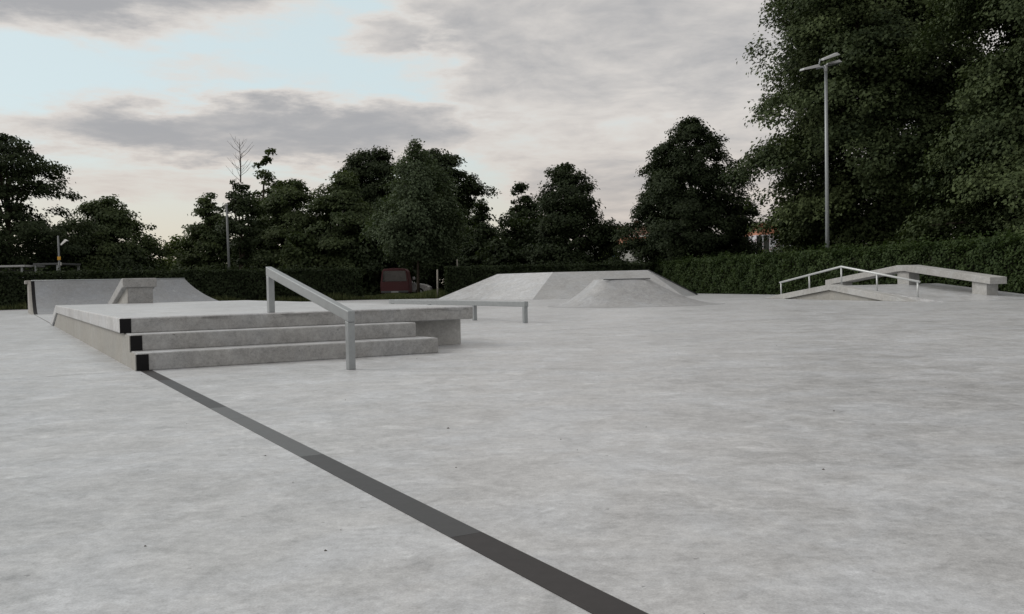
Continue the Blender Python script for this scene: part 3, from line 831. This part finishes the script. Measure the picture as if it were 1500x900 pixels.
# undergrowth that closes the row above the hedge tops
under = [(-23.6, 68, 4.0, 2.0), (-33.5, 70, 5.4, 3.0), (-20.4, 70, 5.0, 2.2), (-14.6, 63, 4.6, 2.2), (-9.4, 64, 5.4, 2.4), (-7.6, 70, 6.2, 2.8),
         (-3.6, 70, 5.4, 2.4), (-0.6, 63, 4.0, 1.9), (2.2, 70, 5.6, 2.3), (19.5, 58, 5.2, 3.2), (24.5, 57, 6.0, 3.4), (29.5, 56, 6.2, 3.4), (27.8, 47, 5.2, 3.0), (33.0, 50, 6.5, 3.6), (-30.5, 63, 4.4, 2.8), (-25.2, 60, 3.8, 2.3)]
ul = ['leafy shrub between the round bushy tree and the narrow tree', 'dark leafy shrub behind the tree with tiers', 'leafy shrub at the foot of the dying tree',
      'leafy shrub under the broad round-topped tree', 'dark leafy shrub behind the end of the long hedge', 'dark leafy shrub behind the red van',
      'dark leafy shrub behind the grey-green tree', 'dark leafy shrub at the foot of the small pointed tree', 'dark leafy shrub between the pointed and feathery trees',
      'dark leafy shrub behind the floodlight mast', 'dark leafy shrub under the great tree behind the mast',
      'dark leafy shrub far back between the two great trees', 'dark leafy shrub behind the hedge at the bent ledge', 'dark leafy shrub behind the great tree overhanging the hedge', 'leafy shrub behind the carport', 'leafy shrub between the street lamp and the round bushy tree']
for i, ((ux, uy, uh, ur), lab) in enumerate(zip(under, ul)):
    tree('tall_shrub', lab, ux, uy, uh, ur, 0.03, [(0, .9), (.4, 1), (.75, .75), (1, .3)], 110, 0.75, 110, 0.23, 'leaf_mid' if i in (0, 2, 3) else 'leaf_dark', 70+i,
         'shrubs between the trees', limbs=6, cat='shrub')

# ------------------------------------------------------------------ lamps and poles
def head(parent, name, size, loc, rot, mat='lamp_grey'):
    sx, sy, sz = size
    v = [(-sx/2, -sy/2, -sz*.3), (sx/2, -sy/2, -sz*.3), (sx/2, sy/2, -sz*.3), (-sx/2, sy/2, -sz*.3),
         (-sx*.46, -sy*.42, sz*.3), (sx*.38, -sy*.42, sz*.7), (sx*.38, sy*.42, sz*.7), (-sx*.46, sy*.42, sz*.3)]
    o = poly(name, v, BOXF, mat, parent, 0.012)
    o.location = loc; o.rotation_euler = rot
    lens = box('lens', -sx*.44, sx*.40, -sy*.4, sy*.4, -sz*.3-.012, -sz*.3-.002, 'glass', o)
    return o


mast = empty('floodlight_mast', (11.42, 33.4, 0), 0, 'tall slim grey mast with three flat floodlights above the green hedge', 'lamp post')
mast.location = (13.75, 39.8, -0.05)
mast.scale = (1.1, 1.1, 1.1)
tube('pole', [(0, 0, 0), (0.02, 0, 4.5), (0.03, 0, 8.85)], [0.085, 0.072, 0.058], 'galv', mast, 14)
tube('base_sleeve', [(0, 0, 0), (0, 0, 1.0)], [0.11, 0.11], 'galv', mast, 14)
tube('cross_arm', [(-0.35, 0, 8.93), (0.55, 0, 9.15)], [0.035, 0.035], 'galv', mast, 8)
tube('top_socket', [(0.03, 0, 8.8), (0.03, 0, 9.06)], [0.07, 0.07], 'lamp_grey', mast, 10)
head(mast, 'floodlight', (0.72, 0.46, 0.13), (-0.62, -.1, 8.93), (rad(6), rad(-9), rad(4)))
head(mast, 'floodlight', (0.66, 0.46, 0.12), (0.12, -.25, 9.32), (rad(12), rad(-16), rad(-8)))
head(mast, 'floodlight', (0.62, 0.46, 0.12), (0.34, .15, 9.12), (rad(-8), rad(-10), rad(8)))
tube('bracket', [(-0.27, -.05, 8.95), (-0.22, -.1, 9.28)], [0.028, 0.028], 'galv', mast, 6)

p1 = empty('lamp_mast', (-18.0, 58.5, -0.05), 0, 'plain grey metal mast standing before the trees, without a lamp head', 'pole')
tube('pole', [(0, 0, 0), (-0.03, 0, 3.2), (-.07, 0, 6.2)], [0.085, 0.075, 0.06], 'galv_dark', p1, 10)
tube('cap', [(-.07, 0, 6.2), (-.07, 0, 6.26)], [0.065, 0.03], 'lamp_grey', p1, 10)
p2 = empty('thin_mast', (-28.5, 72.5, -0.05), 0, 'thin grey mast in front of the pale yellow-green tree', 'pole')
tube('pole', [(0, 0, 0), (0, 0, 5.3)], [0.07, 0.05], 'galv_dark', p2, 10)
tube('cap', [(0, 0, 5.3), (0, 0, 5.36)], [0.055, 0.03], 'lamp_grey', p2, 10)
p3 = empty('street_lamp', (-23.45, 47.6, -0.05), 0, 'small street lamp with white tilted head and amber sign behind the hedge', 'street lamp')
tube('pole', [(0, 0, 0), (-0.02, 0, 2.0), (-0.04, 0, 3.78)], [0.055, 0.05, 0.042], 'galv_dark', p3, 10)
hd = head(p3, 'lamp_head', (0.40, 0.20, 0.14), (0.27, 0, 3.42), (0, rad(-38), 0), 'lamp_white')
tube('arm', [(-0.03, 0, 3.30), (0.12, 0, 3.32)], [0.025, 0.025], 'galv_dark', p3, 6)
box('amber_sign', -0.09, 0.09, -0.075, -0.06, 2.52, 2.70, 'sign_amber', p3, 0.01)

for (px, py, ph_, lab) in ((-4.25, 52.4, 1.62, 'short weathered post at the end of the hedge by the gap'), (-3.15, 53.2, 2.2, 'thin pale marker post poking out of the hedge top')):
    r_ = 0.05 if ph_ < 2 else 0.028
    po = tube('fence_post', [(px, py, -0.05), (px+.02, py, ph_), (px+.02, py, ph_+.03)], [r_, r_*.92, r_*.4], 'wood_post', None, 8)
    tag(po, lab, 'post')

# pair of grey slabs above the hedge
for dx, lab in ((0, 'grey upright panel above the hedge, the one beside the dark cone-shaped tree'), (.44, 'grey upright panel above the hedge, the one beside the lamp mast')):
    pn = empty('grey_panel', (16.3+dx, 60, -0.05), 0, lab, 'panel', 'grey panels above the hedge')
    box('slab', -0.18, 0.18, -0.06, 0.06, 0, 3.5, 'grey_wall', pn, 0.015)
    box('rim', -0.19, 0.19, -0.07, 0.07, 3.5, 3.58, 'lamp_grey', pn, 0.01)

# ------------------------------------------------------------------ vehicles
def wheel(parent, x, y, r=0.33, w_=0.2):
    V, Fc = tube_data([(x-w_/2, y, r), (x+w_/2, y, r)], [r, r], 20)
    o = poly('wheel', V, Fc, 'rubber', parent, 0.02)
    V, Fc = tube_data([(x-w_/2-.008, y, r), (x+w_/2+.008, y, r)], [r*.6, r*.6], 14)
    poly('rim', V, Fc, 'lamp_grey', o)


van = empty('red_van', (-7.72, 60.5, -0.046), rad(3), 'boxy dark red van parked in the gap between the hedges', 'van')
W2 = 0.93; LV = 4.4
sec = [(-W2, .32), (-W2-.02, .75), (-W2, 1.08), (-W2+.12, 1.80), (-W2+.24, 1.93), (0, 1.98), (W2-.24, 1.93), (W2-.12, 1.80), (W2, 1.08), (W2+.02, .75), (W2, .32)]
V = []
for yy, k in ((0, 1.0), (3.3, 1.0), (3.9, .98), (LV, .92)):
    for sx, sz in sec:
        top = 1.0 if yy < 3.4 else (0.93 if yy < 4 else .58)
        V.append((sx*k, yy, sz if sz < 1.1 else 1.08 + (sz-1.08)*((top-.55)/.45 if top < 1 else 1)))
ns = len(sec)
Fc = [tuple(range(ns-1, -1, -1)), tuple(range(3*ns, 4*ns))]
for j in range(3): Fc += [(j*ns+i, j*ns+(i+1) % ns, (j+1)*ns+(i+1) % ns, (j+1)*ns+i) for i in range(ns)]
poly('body', V, Fc, 'van_red', van, 0.03)
poly('rear_window', [(-.80, -.012, 1.10), (.80, -.012, 1.10), (.72, -.012, 1.80), (-.72, -.012, 1.80), (-.80, .02, 1.10), (.80, .02, 1.10), (.72, .02, 1.80), (-.72, .02, 1.80)], BOXF, 'glass', van, 0.006)
box('bumper', -.9, .9, -.12, -.002, .34, .48, 'steel_dark', van, 0.02)
for sx in (-1, 1):
    box('tail_light', sx*.84-.06, sx*.84+.06, -.014, .0, .62, .95, 'van_red', van)
    box('wing_mirror', sx*1.08-.09, sx*1.08+.09, 3.5, 3.6, 1.20, 1.42, 'lamp_grey', van, 0.02)
    tube('mirror_arm', [(sx*.9, 3.55, 1.15), (sx*1.05, 3.55, 1.22)], [.015, .015], 'steel_dark', van, 6)
    for wy in (.75, 3.35): wheel(van, sx*.78, wy)
box('number_plate', -.24, .24, -.128, -.12, .36, .45, 'lamp_grey', van)

car = empty('silver_car', (-7.9, 66.5, -0.046), 0, 'silver car parked beyond the red van with its bonnet sticking out', 'car')
pr = [(-2.0, .30), (-2.05, .75), (-1.9, .98), (-1.2, 1.42), (.1, 1.46), (.85, 1.02), (1.75, .86), (2.05, .68), (2.1, .34)]
v = [(x_, -.82, z_) for x_, z_ in pr] + [(x_, .82, z_) for x_, z_ in pr]
n = len(pr)
poly('body', v, [tuple(range(n)), tuple(range(2*n-1, n-1, -1))] + [(i, (i+1) % n, n+(i+1) % n, n+i) for i in range(n)], 'silver', car, 0.05)
poly('side_window', [(-1.55, -.83, 1.0), (.6, -.83, 1.0), (.05, -.83, 1.38), (-1.15, -.83, 1.36), (-1.55, -.80, 1.0), (.6, -.80, 1.0), (.05, -.80, 1.38), (-1.15, -.80, 1.36)], BOXF, 'glass', car)
for wx in (-1.25, 1.30):
    for wy in (-.78, .78):
        V, Fc = tube_data([(wx, wy-.06, .31), (wx, wy+.06, .31)], [.31, .31], 20)
        o = poly('wheel', V, Fc, 'rubber', car, 0.015)
        V, Fc = tube_data([(wx, wy-.068, .31), (wx, wy+.068, .31)], [.19, .19], 12); poly('rim', V, Fc, 'lamp_grey', o)
box('headlight', 1.86, 2.06, -.835, -.60, .62, .74, 'lamp_white', car, 0.02)

# ------------------------------------------------------------------ roofs behind the left hedge
sh = empty('flat_shelter', (-28.9, 49.5, -0.05), 0, 'flat shelter with a white roof edge behind the end of the long hedge', 'shelter')
box('roof', -2.6, 2.6, 0, 2.2, 2.26, 2.36, 'lamp_grey', sh, 0.01)
box('back_wall', -2.5, 2.5, 2.0, 2.1, 0, 2.2, 'steel_dark', sh)
for sx in (-2.4, 2.4): box('post', sx-.05, sx+.05, .08, .18, 0, 2.26, 'galv', sh)
cp = empty('carport', (-25.6, 50.2, -0.05), 0, 'dark flat carport roof with a pale end board beside the street lamp', 'carport')
box('roof', -.6, .8, 0, 2.6, 2.36, 2.46, 'steel_dark', cp, 0.01)
box('end_board', 0.8, .86, -.05, 0.2, 2.32, 2.50, 'lamp_white', cp)
for sx in (-.5, .7):
    for sy in (.1, 2.5): box('post', sx-.05, sx+.05, sy-.05, sy+.05, 0, 2.36, 'galv', cp)

# ------------------------------------------------------------------ buildings beyond the trees
def windows(parent, xs_, z0, z1, w_, y):
    for xx in xs_:
        f = box('window', xx-w_/2, xx+w_/2, y-.05, y+.03, z0, z1, 'lamp_grey', parent)
        box('pane', -w_/2+.08+xx, w_/2-.08+xx, y-.06, y-.045, z0+.08, z1-.08, 'glass', f)


b1 = empty('low_building', (13.4, 110, -0.05), 0, 'low white building with a terracotta upper block seen between the trees', 'building')
box('wall', -4.2, 9.0, 0, 9, 0, 4.6, 'white_wall', b1)
box('parapet', -4.3, 9.1, -.08, 9.1, 4.6, 4.85, 'white_wall', b1)
box('upper_block', .15, 8.0, 1.0, 8, 4.85, 6.1, 'terracotta', b1)
box('coping', .05, 8.1, .9, 8.1, 6.1, 6.28, 'white_wall', b1)
box('blue_door_panel', -1.7, -.9, -.06, 0, 0.0, 4.2, 'blue', b1)
windows(b1, (3.6, 5.6), 2.2, 3.8, 1.0, 0)
b2 = empty('gable_house', (15.2, 132, -0.05), 0, 'far house with pale gable wall and brown tiled roof', 'house')
box('wall', -2.6, 6, 0, 8, 0, 7.0, 'grey_wall', b2)
extrude_x('roof', [(-.4, 7.0), (4, 8.9), (8.4, 7.0)], -.6, 6.4, 'brown_roof', b2)
poly('gable_end', [(-2.6, 0, 7.0), (-2.6, 8, 7.0), (-2.6, 4, 9.3), (-.7, 0, 7.0), (-.7, 8, 7.0), (-.7, 4, 9.3)], [(0, 1, 2), (5, 4, 3), (0, 3, 4, 1), (1, 4, 5, 2), (2, 5, 3, 0)], 'grey_wall', b2)
box('chimney', 3.2, 3.8, 3.6, 4.2, 8.3, 9.7, 'brown_roof', b2)
windows(b2, (1.0, 3.4), 4.6, 6.0, 1.0, 0)
b3 = empty('painted_building', (32.5, 110, -0.05), 0, 'terracotta topped building with a spray-painted pale wall behind the maple', 'building')
box('wall', -3.0, 5.2, 0, 9, 0, 6.0, 'graffiti', b3)
box('upper_block', -2.5, 1.4, .5, 8, 6.0, 7.4, 'terracotta', b3)
box('roof_edge', -2.6, 1.5, .4, 8.1, 7.4, 7.55, 'white_wall', b3)
windows(b3, (1.6, 3.2), .8, 2.6, 1.0, 0)
b4 = empty('yellow_kiosk', (32.3, 98, -0.05), 0, 'yellow clad kiosk glimpsed through the maple leaves', 'kiosk')
box('wall', -1.2, 1.2, 0, 2.5, 0, 4.6, 'grey_wall', b4)
box('yellow_fascia', -1.3, 1.3, -.08, 2.6, 4.6, 5.7, 'yellow', b4)
box('roof', -1.4, 1.4, -.18, 2.7, 5.7, 5.85, 'white_wall', b4)
b5 = empty('pale_blue_van', (26.0, 86, -0.05), rad(12), 'pale blue van parked beyond the green hedge', 'van')
extrude_x('body', [(0, .35), (-.05, 1.2), (.25, 2.3), (.6, 2.5), (4.6, 2.5), (4.8, 2.2), (4.8, .35)], -.95, .95, 'pale_blue', b5, 0.06)
poly('windscreen', [(-.8, -.06, 1.30), (.8, -.06, 1.30), (.76, .20, 2.2), (-.76, .20, 2.2), (-.8, .06, 1.30), (.8, .06, 1.30), (.76, .3, 2.2), (-.76, .3, 2.2)], BOXF, 'glass', b5)
for sx in (-.78, .78):
    for sy in (.9, 3.8): wheel(b5, sx, sy)

# ------------------------------------------------------------------ crumbs lying on the slab
rngc = np.random.default_rng(9)
V, Fc = [], []
for i in range(45):
    yy = rngc.uniform(2.0, 17)**1.0; xx = rngc.uniform(-.5, .55)*yy*1.15
    q = Vector((xx, yy, 0)) - Vector((*STG, 0)); lx, ly = q.dot(D2), q.dot(D1)
    if -0.3 < lx < 4.4 and -0.2 < ly < 16: continue
    s_ = rngc.uniform(.002, .006)*(1.6 if rngc.uniform() < .12 else 1)
    o = len(V)
    a = rngc.uniform(0, 6.28)
    for k in range(4): V.append((xx+s_*rngc.uniform(.6, 1.3)*math.cos(a+k*1.57), yy+s_*rngc.uniform(.6, 1.3)*math.sin(a+k*1.57), 0.0005))
    V.append((xx, yy, s_*.9))
    Fc += [(o+k, o+(k+1) % 4, o+4) for k in range(4)] + [(o+3, o+2, o+1, o)]
me = bpy.data.meshes.new('grit'); me.from_pydata(V, [], Fc); me.update()
tag(link('grit', me, 'chip', None, 'stuff'), 'scattered dark crumbs of grit lying on the concrete', 'grit')
